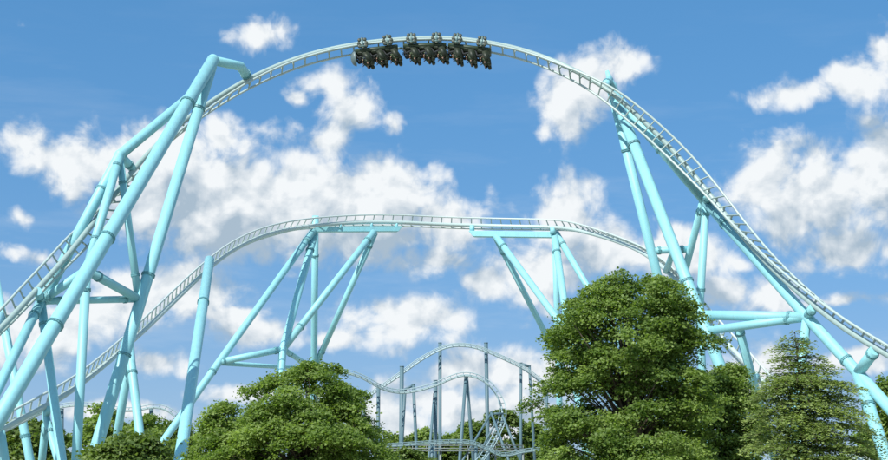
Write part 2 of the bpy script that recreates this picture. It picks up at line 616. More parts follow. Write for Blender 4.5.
class Track:
    def __init__(self, ctrl):
        # ctrl: (px, py, Y, nx, ny, nz)
        rows = []
        for c in ctrl:
            p = at(c[0], c[1], c[2])
            n = Vector(c[3:6]).normalized()
            rows.append([p.x, p.y, p.z, n.x, n.y, n.z])
        D = catmull(rows)
        # smooth the position a little so the curve reads as bent steel
        for _ in range(30):
            D[1:-1, :3] = 0.25 * D[:-2, :3] + 0.5 * D[1:-1, :3] + 0.25 * D[2:, :3]
        self.P = D[:, :3]
        self.N = D[:, 3:6]
        seg = np.linalg.norm(np.diff(self.P, axis=0), axis=1)
        self.S = np.concatenate([[0], np.cumsum(seg)])
        self.L = self.S[-1]
    def at(self, s):
        p = Vector([np.interp(s, self.S, self.P[:, i]) for i in range(3)])
        e = 0.4
        a = Vector([np.interp(max(0, s - e), self.S, self.P[:, i]) for i in range(3)])
        b = Vector([np.interp(min(self.L, s + e), self.S, self.P[:, i]) for i in range(3)])
        t = (b - a).normalized()
        n = Vector([np.interp(s, self.S, self.N[:, i]) for i in range(3)])
        n = (n - t * n.dot(t)).normalized()
        return p, t, n, t.cross(n).normalized()
    def nearest(self, q):
        i = int(np.argmin(np.linalg.norm(self.P - np.array(q), axis=1)))
        return self.S[i]
    def nearest_px(self, px, py):
        """arc length where the track lies in the direction px,py"""
        d = np.array(ray(px, py).normalized())
        v = self.P - np.array(CAM)
        v /= np.linalg.norm(v, axis=1)[:, None]
        return self.S[int(np.argmax(v @ d))]

GAUGE, RISE = 1.36, 0.46

def build_track(tr, name, label, cat, r_sp, r_rail, gauge, rise, pitch, mats, step=0.5, ties=True, segs=14, group=None):
    base = Vector(tr.P[len(tr.P) // 2]); base.z = 0
    root = empty(name, base, label, cat, group)
    n = max(8, int(tr.L / step))
    fr = [tr.at(tr.L * i / n) for i in range(n + 1)]
    V, F, S = tube_data([f[0] for f in fr], r_sp, segs)
    link_mesh('spine', V, F, mats[0], root, base, True, S)
    for s in (-1, 1):
        V, F, S = tube_data([f[0] + f[2] * rise + f[3] * (s * gauge / 2) for f in fr], r_rail, max(6, segs - 4))
        link_mesh('rail', V, F, mats[1], root, base, True, S)
    # one crosstie, local x = across, y = along, z = towards the rails
    parts = [tube_data([Vector((-gauge / 2, 0, rise)), Vector((gauge / 2, 0, rise))], r_rail * 0.72, 6)]
    parts.append(box_data(Vector((0, 0, (r_sp * .5 + rise) / 2)), Vector((r_sp * .42, 0, 0)), Vector((0, r_rail * .40, 0)), Vector((0, 0, (rise - r_sp * .5) / 2))))
    tv, tf, ts = merge(parts)
    nt_ = int(tr.L / pitch)
    if ties:
        me = None
        for i in range(nt_):
            p, t, nn, s = tr.at((i + 0.5) * pitch)
            if me is None:
                o = link_mesh('crosstie', tv, tf, mats[2], root, None, False)
                me = o.data
            else:
                o = bpy.data.objects.new('crosstie', me)
                COL.objects.link(o)
                o.parent = root
            mw = Matrix((s, t, nn)).transposed()
            o.matrix_basis = Matrix.Translation(p - base) @ mw.to_4x4()
    else:
        allp = []
        for i in range(nt_):
            p, t, nn, s = tr.at((i + 0.5) * pitch)
            allp.append(([p + s * v.x + t * v.y + nn * v.z for v in tv], tf, ts))
        V, F, S = merge(allp)
        o = link_mesh('crosstie', V, F, mats[2], root, base, False)
        o['kind'] = 'stuff'
    return root

A_CTRL = [
    (-150, 425, 84, -.35, .5, .75), (-90, 396, 87, -.4, .6, .65),
    (-40, 364, 90, -.4, .7, .55), (0, 329, 93, -.45, .7, .5), (30, 297, 95.5, -.45, .7, .45), (62, 262, 98, -.45, .8, .35),
    (98, 217, 102, 0.0, 1, .05), (131, 173, 106, .55, .45, -.7), (165, 137, 109, .5, .0, -.85), (205, 106, 112, .35, -.1, -.9),
    (249, 79, 114, .2, -.2, -1), (300, 57.5, 115.2, .1, -.22, -1), (350, 45.5, 115.6, .05, -.22, -1), (400, 39.6, 115.8, 0, -.22, -1),
    (445, 38.4, 115.8, 0, -.22, -1), (487, 42.5, 115.5, 0, -.22, -1), (525, 51, 115, -.1, -.25, -1), (565, 66, 114, -.2, -.35, -.95),
    (605, 88, 112.5, -.25, -.6, -.7), (640, 118, 111.5, -.25, -.9, -.35), (675, 153, 110.5, -.1, -1, -.05),
    (706, 190, 109, .2, -.95, .2), (740, 233, 106.5, .45, -.8, .45), (775, 271, 103, .55, -.55, .6), (815, 306, 99.5, .6, -.35, .72),
    (850, 332, 96.5, .6, -.25, .75), (888, 355, 94, .55, -.2, .8), (940, 384, 91, .5, -.2, .85), (1000, 412, 88, .45, -.2, .85), (1070, 438, 85, .3, -.1, .95),
]
B_CTRL = [
    (-140, 484, 82, -.3, .6, .7), (-70, 462, 87, -.35, .7, .6), (0, 430, 94, -.4, .75, .55), (47, 405, 98.5, -.4, .75, .5), (75, 388, 102, -.4, .75, .5),
    (114, 357, 109, -.4, .75, .5), (152, 323, 117, -.4, .75, .45), (205, 272, 129, -.35, .75, .5), (232, 251, 135, -.3, .75, .55),
    (260, 237, 140, -.2, .75, .6), (290, 229, 144, -.1, .75, .65), (315, 225.5, 147, -.05, .72, .7), (360, 222.5, 150, 0, .7, .7), (400, 222.5, 151.5, 0, .7, .7),
    (444, 224.5, 152.5, 0, .7, .7), (500, 226, 152, 0, .7, .7), (545, 227, 150, 0, .7, .7), (567, 228.5, 148, .05, .7, .7),
    (600, 236, 143, .2, .4, .85), (630, 246.5, 137, .35, .1, .85), (650, 257.5, 131.5, .5, .3, .8), (668, 272, 126.5, .5, .5, .65), (690, 299, 120.5, .5, .7, .5),
    (715, 330, 116, .45, .75, .45), (740, 357, 113.5, .4, .75, .5), (765, 384, 111, .3, .7, .6), (800, 418, 108, .2, .5, .8), (850, 455, 104, .1, .3, .95), (920, 482, 100, 0, .1, 1), (1010, 486, 96, 0, 0, 1),
]
TA = Track(A_CTRL)
TB = Track(B_CTRL)
build_track(TA, 'coaster_track', 'pale tubular track of the tall arch the train hangs from upside down', 'coaster track',
            0.195, 0.088, GAUGE, RISE, 1.02, (M_TRACK_A, M_RAIL_A, M_TIE_A))
build_track(TB, 'coaster_track', 'pale tubular track of the lower flat hill passing beneath the tall arch', 'coaster track',
            0.185, 0.082, GAUGE, 0.36, 1.02, (M_TRACK, M_RAIL, M_TIE))

def spine_pt(tr, px, py, off=0.0):
    p, t, n, s = tr.at(tr.nearest_px(px, py))
    return p - n * off

# ------------------------------------------------------------------ support towers
class Tower:
    def __init__(self, name, base, label, group='aqua steel coaster supports', cat='support tower', m=None):
        b = Vector(base); b.z = 0
        self.base = b
        self.root = empty(name, b, label, cat, group)
        self.m = m or M_AQUA
    def pt(self, q):
        return q if isinstance(q, Vector) else at(*q)
    def member(self, name, r, pts, flanges=(), ground=False, footing=True, taper=None, segs=20):
        P = [self.pt(q) for q in pts]
        if ground:
            d = P[-1] - P[-2]
            k = (P[-1].z - 0.42) / -d.z
            foot = P[-1] + d * k
            P[-1] = foot if (P[-1] - foot).length < 1.0 else P[-1]
            if P[-1] is not foot: P.append(foot)
        radii = [r] * len(P) if taper is None else list(taper) + [taper[-1]] * (len(P) - len(taper))
        Q_, R_ = [P[0]], [radii[0]]
        for i in range(1, len(P) - 1):
            Q_ += [P[i] + (P[i - 1] - P[i]).normalized() * 0.05, P[i], P[i] + (P[i + 1] - P[i]).normalized() * 0.05]
            R_ += [radii[i]] * 3
        Q_.append(P[-1]); R_.append(radii[-1])
        mid = (P[0] + P[-1]) / 2
        V, F, S = tube_data(Q_, R_, segs)
        o = link_mesh(name, V, F, self.m, self.root, mid, True, S)
        for f in flanges:
            # fraction along the polyline, or pixel position on it
            if isinstance(f, tuple):
                best = None
                for i in range(len(P) - 1):
                    for k in range(201):
                        q = P[i].lerp(P[i + 1], k / 200)
                        v = (q - CAM).normalized()
                        sc = v.dot(ray(*f).normalized())
                        if best is None or sc > best[0]:
                            best = (sc, q, P[i + 1] - P[i])
                q, t = best[1], best[2]
            else:
                tot = sum((P[i + 1] - P[i]).length for i in range(len(P) - 1))
                want = f * tot
                for i in range(len(P) - 1):
                    l = (P[i + 1] - P[i]).length
                    if want <= l or i == len(P) - 2:
                        q = P[i].lerp(P[i + 1], want / l); t = P[i + 1] - P[i]
                        break
                    want -= l
            fv, ff, fs = flange_data(q, t, r)
            link_mesh('flange', fv, ff, M_FLANGE, o, q, True, list(range(len(ff))))
        if ground and footing:
            p = P[-1]
            fv, ff, fs = tube_data([Vector((p.x, p.y, -0.4)), Vector((p.x, p.y, 0.36)), Vector((p.x, p.y, 0.44))], [r + 0.55, r + 0.45, r + 0.38], 16)
            link_mesh('footing', fv, ff, M_CONC, self.root, Vector((p.x, p.y, 0)), True, fs + list(range(len(ff))))
        return o
    def node(self, name, q, r):
        """welded ball joint where tubes meet"""
        p = self.pt(q)
        V, F = [], []
        nu, nv = 16, 9
        for j in range(nv):
            ph = math.pi * j / (nv - 1)
            for i in range(nu):
                th = 2 * math.pi * i / nu
                V.append(p + Vector((math.sin(ph) * math.cos(th), math.sin(ph) * math.sin(th), math.cos(ph))) * r)
        for j in range(nv - 1):
            for i in range(nu):
                a = j * nu + i; b = j * nu + (i + 1) % nu
                F.append((a, a + nu, b + nu, b))
        return link_mesh(name, V, F, self.m, self.root, p, True)

# ---- tall tower on the left, its arm reaching over to the arch
t = Tower('support_tower', at(22, 380, 88), 'tall splayed aqua tower with bent arm gripping the rising arch')
AP = (213, 60.5, 109)
t.member('column', 0.47, [AP, (22, 380, 88)], [(188, 104), (105, 237), (55, 325)], ground=True)
t.member('column', 0.42, [(211.5, 66, 109.1), (102, 428, 101.5)], [(198, 109), (147, 275), (123, 355)], ground=True)
sA = TA.nearest_px(249, 80)
pA, tA, nA, _ = TA.at(sA)
t.member('arm', 0.36, [AP, (240.5, 66.5, 112), pA - nA * 0.30], [0.93])
t.node('weld_joint', AP, 0.475)
E = (120, 155, 104)
t.member('side_leg', 0.37, [(197, 91, 108.2), E, (42, 302, 98)], [(103, 190)])
t.node('weld_joint', E, 0.40)
pB, _, nB, _ = TA.at(TA.nearest_px(133, 170))
t.member('track_stub', 0.30, [E, pB - nB * 0.2], [0.72])
N2 = (86.5, 270, 98)
N3 = (138.5, 299, 104)
N1 = (41, 301, 98)
t.member('brace_leg', 0.30, [(119, 158, 103.8), N2], [(117, 166), (94, 239)])
t.member('column', 0.31, [N2, (77, 445, 98)], [(85, 290)], ground=True)
t.member('brace_leg', 0.27, [(120, 160, 104.1), N3], [(121, 183), (135, 275)])
t.member('cross_brace', 0.31, [N2, N3], [(98, 276)])
t.member('cross_brace', 0.29, [N2, N1], [(49, 297)])
t.member('cross_brace', 0.24, [N1, N3], [(59, 300), (125, 300)])
t.node('weld_joint', N1, 0.33)
t.node('weld_joint', N2, 0.34)
t.member('column', 0.31, [N1, (3, 378, 89)], [(34, 315)], ground=True)
t.member('column', 0.29, [N1, (62, 460, 93.5)], [(41, 325)], ground=True)
pB, _, nB, _ = TA.at(TA.nearest_px(35, 292))
t.member('track_stub', 0.28, [N1, pB - nB * 0.18], [0.45])

# ---- support just out of the frame on the left
t = Tower('support_tower', at(-3, 285, 103), 'slim aqua leaning column under the lowest climbing end of the arch')
pB, _, nB, _ = TA.at(TA.nearest_px(-12, 338))
t.member('column', 0.30, [(-8, 262, 102.5), (30, 460, 102)], [(24, 436)], ground=True)
t.member('track_stub', 0.22, [(2, 314, 102.4), pB - nB * 0.15])
t.member('brace', 0.2, [(17, 392, 102.2), (-35, 445, 99)], ground=True)

# ---- A-frame carrying the low track on the left
t = Tower('track_support', at(50, 440, 99), 'short aqua A-frame beneath the low track at the dark trees')
pB, _, nB, _ = TB.at(TB.nearest_px(47, 407))
top = pB - Vector((0, 0, 0.35))
t.member('column', 0.25, [pB - nB * 0.1, top - Vector((0, 0, 0.4)), (58, 460, 97.5)], [(50, 431)], ground=True)
t.member('column', 0.25, [top - Vector((0, 0, 0.9)), (42, 460, 100.5)], ground=True)
t = Tower('track_support', at(2, 450, 94.5), 'single aqua post beneath the lowest end of the low track')
pB, _, nB, _ = TB.at(TB.nearest_px(0, 431))
t.member('column', 0.27, [pB - nB * 0.1, (5, 460, 94.0)], ground=True)
# ---- next A frame along the low track, behind the tall tower
t = Tower('track_support', at(135, 400, 113), 'aqua A-frame legs under the low track behind the tall tower')
pB, _, nB, _ = TB.at(TB.nearest_px(129, 345))
t.member('column', 0.33, [pB - nB * 0.1, (131, 362, 110), (143, 460, 107)], [(131, 373)], ground=True)
t.member('column', 0.31, [(130.5, 356, 111), (117, 436, 115)], ground=True)

# ---- lone leaning column
t = Tower('leaning_column', at(180, 460, 100), 'lone thick aqua leaning column beside the climbing low track', cat='support column')
t.member('column', 0.42, [(209.5, 260, 128), (180, 460, 100)], [(204, 302)], ground=True)
pB, _, nB, _ = TB.at(TB.nearest_px(210, 268))
t.member('track_stub', 0.25, [(208.5, 267, 127), pB])

# ---- first tower under the flat hill
t = Tower('support_tower', at(219, 362, 138), 'wide aqua trestle with long flat beam nearest the lone leaning column')
pB, _, _, _ = TB.at(TB.nearest_px(315, 226))
K = (313.5, 230.5, 148)
t.member('column', 0.34, [K, (219, 362, 138.5), (150, 460, 132)], [(305, 240), (212, 371)], ground=True)
Q = (283, 349, 141)
G = (314, 369, 157)
t.member('column', 0.37, [(314.5, 234, 148.5), Q, (278.5, 395, 138.5)], [(312, 251)], ground=True)
t.member('column', 0.34, [(315.5, 216, 150.4), (314.5, 300, 153.5), G, (314, 400, 158.5)], [(315, 256)], ground=True)
t.member('brace_leg', 0.34, [(374, 232, 150), Q], [(367, 240), (300, 326)])
t.member('brace_leg', 0.31, [(375, 233, 151), G], [(369, 246), (322, 352)])
t.node('weld_joint', Q, 0.42)
t.member('cross_brace', 0.30, [Q, (219, 362, 138.5)], [(276, 350), (224, 361)])
t.member('cross_brace', 0.22, [(222, 363, 138.7), G])
t.member('cross_brace', 0.26, [Q, G], [(290, 353)])
def beam(tw, a, b, hw, hh, name='beam'):
    A, B = tw.pt(a), tw.pt(b)
    d = (B - A)
    ax = d / 2
    side = d.normalized().cross(Vector((0, 0, 1))).normalized()
    up = side.cross(d.normalized())
    V, F, S = box_data((A + B) / 2, ax, side * hw, up * hh)
    # sloped cut at the far end
    for i in (1, 3):
        V[i] = V[i] - d.normalized() * 0.5
    o = link_mesh(name, V, F, tw.m, tw.root, (A + B) / 2, False)
    bv = o.modifiers.new('edge', 'BEVEL'); bv.width = 0.03; bv.segments = 2
    return o
beam(t, (310.5, 229.5, 148.0), (402, 229.2, 151.6), 0.34, 0.27)
for px in (340, 372, 396):
    pB, _, nB, _ = TB.at(TB.nearest_px(px, 224))
    t.member('track_stub', 0.14, [pB, pB - Vector((0, 0.1, 0.55))], segs=10)

# ---- second tower under the flat hill
t = Tower('support_tower', at(557, 330, 150), 'aqua trestle with long flat beam behind the big broad-leaved tree')
beam(t, (553, 235.0, 150.0), (469, 234.0, 152.3), 0.36, 0.29)
pB, _, nB, _ = TB.at(TB.nearest_px(472, 226))
t.member('track_stub', 0.26, [pB, pB - Vector((0, 0.1, 0.7))], segs=12)
pB, _, nB, _ = TB.at(TB.nearest_px(553, 228))
t.member('track_stub', 0.30, [pB, pB - Vector((0, 0.0, 0.7))], segs=12)
t.member('brace_leg', 0.31, [(494, 234, 152), (542, 327, 160)], [(503, 252)], ground=True)
t.member('brace_leg', 0.34, [(495, 235, 151.6), (557, 319, 143)], [(503, 247)], ground=True)
t.member('column', 0.31, [(555, 234, 150.2), (557, 317, 152), (559, 390, 153.2)], [(555, 252)], ground=True)
t.member('column', 0.36, [(554.5, 235, 149.7), (567, 321, 144)], [(557, 252)], ground=True)
t.member('column', 0.33, [(556, 233, 150), (586, 284, 147)], [(563, 244)], ground=True)

# ---- tall tower on the right
t = Tower('support_tower', at(699, 330, 106), 'tall aqua tower on the falling side of the arch beside the big tree')
T0 = (608.5, 77, 113.6)
t.member('column', 0.37, [(610, 84, 114.3), (657, 274, 116), (684, 385, 117)], [(624, 151)], ground=True)
t.member('column', 0.42, [(607, 71, 114), (614, 93, 113.9), (699, 312, 106.5)], [(630, 146), (686, 281)], ground=True, taper=[.14, .42, .42])
t.node('weld_joint', (611.5, 87, 114.1), 0.46)
pB, _, nB, _ = TA.at(TA.nearest_px(604, 87))
t.member('track_stub', 0.32, [(609.5, 80, 114), pB - nB * 0.15], [0.5])
T2 = (706, 202, 110.8)
W = (807, 317, 101.2)
t.member('diagonal_beam', 0.38, [(612, 92, 114.2), T2, W, (858, 373, 97.3), (905, 425, 93.2)], [(660, 150), (724, 225), (846, 360)], ground=True)
pB, _, nB, _ = TA.at(TA.nearest_px(709, 194))
t.member('track_stub', 0.28, [T2, pB - nB * 0.12], [0.5])
t.member('brace_leg', 0.28, [(703, 201, 111), (677, 302, 121)], [(697, 211)], ground=True)
t.member('brace_leg', 0.29, [(706, 203, 110.9), (699.5, 312, 112), (703, 385, 112.5)], [(706, 214), (700, 290)], ground=True)
t.member('cross_brace', 0.27, [(651, 251, 115.8), (689.5, 249, 116.0)], [(659, 250.5), (682, 249.5)])
pB, _, nB, _ = TB.at(TB.nearest_px(667, 271))
t.member('track_stub', 0.2, [(673, 251, 115.9), pB], taper=[0.20, 0.30])
t.member('cross_brace', 0.34, [W, (703, 315, 106.4)], [(790, 316.5)])
t.member('cross_brace', 0.30, [W, (706, 331, 105.9)], [(787, 321)])
t.member('column', 0.31, [(738, 326, 104.4), (757, 395, 109)], [(738, 333)], ground=True)
pB, _, nB, _ = TB.at(TB.nearest_px(757, 377))
t.member('track_stub', 0.2, [(753, 380, 108), pB], [0.7])
pB, _, nB, _ = TA.at(TA.nearest_px(816, 305))
t.member('track_stub', 0.30, [W, pB - nB * 0.12], [0.62])
t.node('weld_joint', W, 0.41)
t.member('column', 0.32, [W, (797, 400, 101.4)], [(805, 341)], ground=True)
X = (858, 373, 97.3)
pB, _, nB, _ = TA.at(TA.nearest_px(876, 347))
t.member('track_stub', 0.36, [X, pB - nB * 0.15], [0.85])
t.member('column', 0.40, [X, (885, 455, 93.5)], [(868, 405)], ground=True)

# ---- supports outside the frame that carry the far ends of both tracks
def post_under(tr, px, py, r, label):
    p, _, n, _ = tr.at(tr.nearest_px(px, py))
    tw = Tower('track_support', p, label)
    tw.member('column', r, [p - n * 0.1, Vector((p.x, p.y, 0.9))], ground=True)
post_under(TA, -90, 396, 0.3, 'aqua post under the bottom of the arch beyond the tall splayed tower')
post_under(TA, 960, 392, 0.3, 'aqua post under the bottom of the arch past its falling side')
post_under(TB, -70, 462, 0.25, 'short aqua post under the low track past its single-post end')
post_under(TB, 800, 418, 0.25, 'short aqua post under the low track behind the feathery conifer')
post_under(TB, 930, 482, 0.25, 'stub aqua post under the level end of the low track')

# ------------------------------------------------------------------ the train
SHIRTS = [M_SHIRT, mat('olive_shirt', (0.05, 0.065, 0.03), .85, 0, .3, 10), mat('navy_shirt', (0.02, 0.03, 0.055), .85, 0, .3, 10), mat('brown_shirt', (0.06, 0.04, 0.025), .85, 0, .3, 10)]
def rider_mesh():
    """seated rider, pelvis at origin, x forward, z up, leaning back"""
    me = bpy.data.meshes.new('person_cage')
    J = {
        'pel': (0, 0, .02, .135), 'bel': (-.05, 0, .18, .125), 'che': (-.10, 0, .38, .145), 'nk': (-.145, 0, .54, .062),
        'hd0': (-.13, 0, .63, .085), 'hd1': (-.125, 0, .72, .10), 'hd2': (-.13, 0, .80, .07), 'nose': (-.025, 0, .68, .028),
    }
    E_ = [('pel', 'bel'), ('bel', 'che'), ('che', 'nk'), ('nk', 'hd0'), ('hd0', 'hd1'), ('hd1', 'hd2'), ('hd0', 'nose')]
    for s, k in ((-1, 'l'), (1, 'r')):
        J['sh' + k] = (-.12, s * .185, .45, .068)
        J['el' + k] = (.03, s * .25, .24, .050)
        J['wr' + k] = (.20, s * .17, .36, .036)
        J['ha' + k] = (.25, s * .15, .42, .042)
        J['hi' + k] = (.05, s * .10, .0, .10)
        J['kn' + k] = (.45, s * .12, .05, .068)
        J['an' + k] = (.52, s * .12, -.36, .045)
        J['to' + k] = (.66, s * .13, -.42, .040)
        E_ += [('che', 'sh' + k), ('sh' + k, 'el' + k), ('el' + k, 'wr' + k), ('wr' + k, 'ha' + k), ('pel', 'hi' + k), ('hi' + k, 'kn' + k), ('kn' + k, 'an' + k), ('an' + k, 'to' + k)]
    names = list(J)
    me.from_pydata([J[n][:3] for n in names], [(names.index(a), names.index(b)) for a, b in E_], [])
    o = bpy.data.objects.new('cage', me)
    COL.objects.link(o)
    o.modifiers.new('skin', 'SKIN')
    sk = me.skin_vertices[0].data
    for i, n in enumerate(names):
        sk[i].radius = (J[n][3], J[n][3])
        sk[i].use_root = (n == 'pel')
    ss = o.modifiers.new('sub', 'SUBSURF'); ss.levels = 1
    dg = bpy.context.evaluated_depsgraph_get()
    out = bpy.data.meshes.new_from_object(o.evaluated_get(dg))
    bpy.data.objects.remove(o)
    out.name = 'person'
    out.materials.clear()
    for m in (M_SHIRT, M_TROUS, M_SKIN):
        out.materials.append(m)
    for p in out.polygons:
        c = p.center
        p.use_smooth = True
        if c.z > .55 or (c.x > .17 and c.z > .3) : p.material_index = 2
        elif c.z < .10: p.material_index = 1
        else: p.material_index = 0
    return out

def hair_mesh():
    V, F = [], []
    nu, nv = 12, 6
    c = Vector((-.145, 0, .735))
    for j in range(nv):
        ph = (math.pi * 0.62) * j / (nv - 1)
        for i in range(nu):
            th = 2 * math.pi * i / nu
            d = Vector((math.sin(ph) * math.cos(th), math.sin(ph) * math.sin(th), math.cos(ph)))
            k = 1 - 0.25 * max(0, d.x) * (1 - d.z)
            V.append(c + Vector((d.x * .118 * k, d.y * .108, d.z * .128)))
    for j in range(nv - 1):
        for i in range(nu):
            a = j * nu + i; b = j * nu + (i + 1) % nu
            F.append((a, a + nu, b + nu, b))
    return V, F

def rounded_block(c, hx, hy, hz, bev=0.05):
    bm = bmesh.new()
    bmesh.ops.create_cube(bm, size=2)
    for v in bm.verts:
        v.co = Vector((v.co.x * hx, v.co.y * hy, v.co.z * hz))
    bmesh.ops.bevel(bm, geom=bm.edges[:] , offset=bev, segments=2, affect='EDGES')
    bm.verts.index_update()
    V = [Vector(c) + v.co for v in bm.verts]
    F = [tuple(v.index for v in f.verts) for f in bm.faces]
    bm.free()
    return V, F, []

def build_train():
    S_A = TA
    # the track runs left to right; the train faces left
    rider = rider_mesh()
    riders = [rider]
    for sh_ in SHIRTS[1:]:
        r2 = rider.copy()
        r2.materials[0] = sh_
        riders.append(r2)
    rr_ = random.Random(5)
    hv, hf = hair_mesh()
    CH = RISE + 0.36             # chassis above the spine
    def lathe(prof, axis_y=True, segs=20):
        V, F = [], []
        for (r, y) in prof:
            for i in range(segs):
                th = 2 * math.pi * i / segs
                V.append(Vector((r * math.cos(th), y, r * math.sin(th))))
        n = len(prof)
        for j in range(n - 1):
            for i in range(segs):
                a = j * segs + i; b = j * segs + (i + 1) % segs
                F.append((a, a + segs, b + segs, b))
        F.append(tuple(range(segs))); F.append(tuple(reversed(range((n - 1) * segs, n * segs))))
        return V, F, []
    def shift(d, off, rot=None):
        V, F, S = d
        if rot: V = [rot @ v for v in V]
        return [v + off for v in V], F, S
    def recl(ang):
        return Matrix.Rotation(R(ang), 3, 'Y')
    cache = {}
    def mesh_obj(key, name, data, m, parent, loc=(0, 0, 0), smooth=True):
        if key not in cache:
            me = bpy.data.meshes.new(name)
            me.from_pydata([tuple(v) for v in data[0]], [], data[1])
            me.materials.append(m)
            if smooth:
                me.polygons.foreach_set('use_smooth', [True] * len(me.polygons))
            me.update()
            cache[key] = me
        o = bpy.data.objects.new(name, cache[key])
        COL.objects.link(o)
        o.parent = parent
        o.location = loc
        return o
    PX = [(352.5, 397.5), (401, 446.5), (449.5, 493)]
    car_names = ['leading train car with rounded grey nose fairing, upside down under the arch',
                 'middle train car of three, upside down under the arch',
                 'rearmost train car of three, upside down under the arch']
    which = ['leading', 'middle', 'rearmost']
    rows = ['front', 'second', 'third']
    row_dx = (1.12, 0.0, -1.12)
    for ci, (x0, x1) in enumerate(PX):
        sa = TA.nearest_px((x0 + x1) / 2, 40)
        p, tt, n, s = TA.at(sa)
        fwd = -tt
        up = n
        left = up.cross(fwd).normalized()
        rot = Matrix((fwd, left, up)).transposed()
        root = empty('train_car', p, car_names[ci], 'train car', 'cars of the coaster train')
        root.rotation_euler = rot.to_euler()
        # chassis: floor tray and side sills
        ch = merge([rounded_block((0, 0, CH + .08), 1.72, 0.58, 0.12, .03),
                    rounded_block((0, .50, CH + .10), 1.66, 0.06, 0.17, .03),
                    rounded_block((0, -.50, CH + .10), 1.66, 0.06, 0.17, .03)])
        mesh_obj('chassis', 'chassis', ch, M_DKGREEN, root)
        cp_ = tube_data([Vector((-1.65, 0, CH)), Vector((-2.02, 0, CH - .02))], .06, 10)
        if ci < 2:
            mesh_obj('coupling', 'coupling_bar', cp_, M_HUB, root)
        for wi, wx in enumerate((1.05, -0.95)):
            axle = tube_data([Vector((wx, -GAUGE / 2, RISE + .26)), Vector((wx, GAUGE / 2, RISE + .26))], .07, 10)
            mesh_obj(('axle', wx), 'axle', axle, M_DKGREEN, root)
            for sy in (-1, 1):
                y = sy * GAUGE / 2
                yo = y + sy * 0.17
                car = merge([rounded_block((wx, yo + sy * .06, RISE - .02), .075, .05, .40, .03),
                             rounded_block((wx, yo - sy * .02, RISE + .32), .22, .14, .05, .03),
                             rounded_block((wx, y, CH - .06), .16, .10, .10, .03)])
                bo = mesh_obj(('bogie', wx, sy), 'bogie', car, M_HUB, root)
                for (dx, dz, rr) in ((.24, .26, .16), (-.24, .26, .16), (.22, -.30, .14), (-.22, -.30, .14), (.30, 0, .13), (-.30, 0, .13), (0, -.40, .10), (0, .42, .10)):
                    prof = [(rr * .4, -.075), (rr * .9, -.07), (rr, -.05), (rr, .05), (rr * .9, .07), (rr * .4, .075)]
                    mesh_obj(('wheel', rr), 'wheel', lathe(prof), M_WHEEL, bo, (wx + dx, yo, RISE + dz))
        if ci == 0:
            # bulging nose shell
            V, F = [], []
            nu, nv = 20, 8
            for j in range(nv):
                ph = math.pi / 2 * j / (nv - 1)
                for i in range(nu):
                    th = 2 * math.pi * i / nu
                    V.append(Vector((1.70 + .42 * math.cos(ph), .55 * math.sin(ph) * math.cos(th), CH + .48 + .66 * math.sin(ph) * math.sin(th))))
            for j in range(nv - 1):
                for i in range(nu):
                    a = j * nu + i; b = j * nu + (i + 1) % nu
                    F.append((a, b, b + nu, a + nu))
            base_ring = [(nv - 1) * nu + i for i in range(nu)]
            F.append(tuple(reversed(base_ring)))
            mesh_obj('nose', 'nose_fairing', (V, F, []), M_NOSE, root)
        lean = -24
        for ri, rx in enumerate(row_dx):
            for si, sy in enumerate((-1, 1)):
                y = sy * 0.34
                o0 = Vector((rx - .05, y, CH + .52))
                seat = bpy.data.objects.new('seat', None)
                rot_l = recl(lean)
                sh = merge([rounded_block((.14, 0, -.17), .33, .30, .11, .06),
                            rounded_block((.12, 0, -.33), .16, .14, .14, .04),
                            shift(rounded_block((-.30, 0, .34), .13, .30, .54, .07), Vector((0, 0, 0)), rot_l),
                            shift(rounded_block((-.14, .29, .28), .20, .035, .42, .03), Vector((0, 0, 0)), rot_l),
                            shift(rounded_block((-.14, -.29, .28), .20, .035, .42, .03), Vector((0, 0, 0)), rot_l),
                            shift(rounded_block((-.27, 0, .90), .13, .19, .16, .05), Vector((0, 0, 0)), rot_l)])
                st = mesh_obj('seat', 'seat', sh, M_BLACK, root, tuple(o0))
                # over the shoulder restraint: two padded tubes joined at the lap
                parts = []
                for k in (-1, 1):
                    pts = [Vector((-.22, k * .13, .66)), Vector((-.10, k * .14, .70)), Vector((.04, k * .14, .58)), Vector((.12, k * .13, .34)), Vector((.17, k * .09, .12))]
                    parts.append(tube_data([rot_l @ q for q in pts], [.05, .06, .065, .065, .05], 8))
                parts.append(tube_data([rot_l @ Vector((.17, -.12, .14)), rot_l @ Vector((.17, .12, .14))], .045, 8))
                mesh_obj('restraint', 'restraint', merge(parts), M_PAD, st)
                # the rider
                wp = p + rot @ (o0 + Vector((.02, 0, .06)))
                side = 'right' if sy < 0 else 'left'
                # +Y of the car is its left hand side
                pr = bpy.data.objects.new('person', rr_.choice(riders))
                COL.objects.link(pr)
                pr.location = wp
                pr.rotation_euler = (rot @ recl(lean * .62)).to_euler()
                tag(pr, 'upside down rider in dark clothes, %s row of the %s car, %s-hand seat' % (rows[ri], which[ci], side), 'person', 'riders on the coaster train')
                mesh_obj('hair', 'hair', (hv, hf, []), M_HAIR, pr)
build_train()

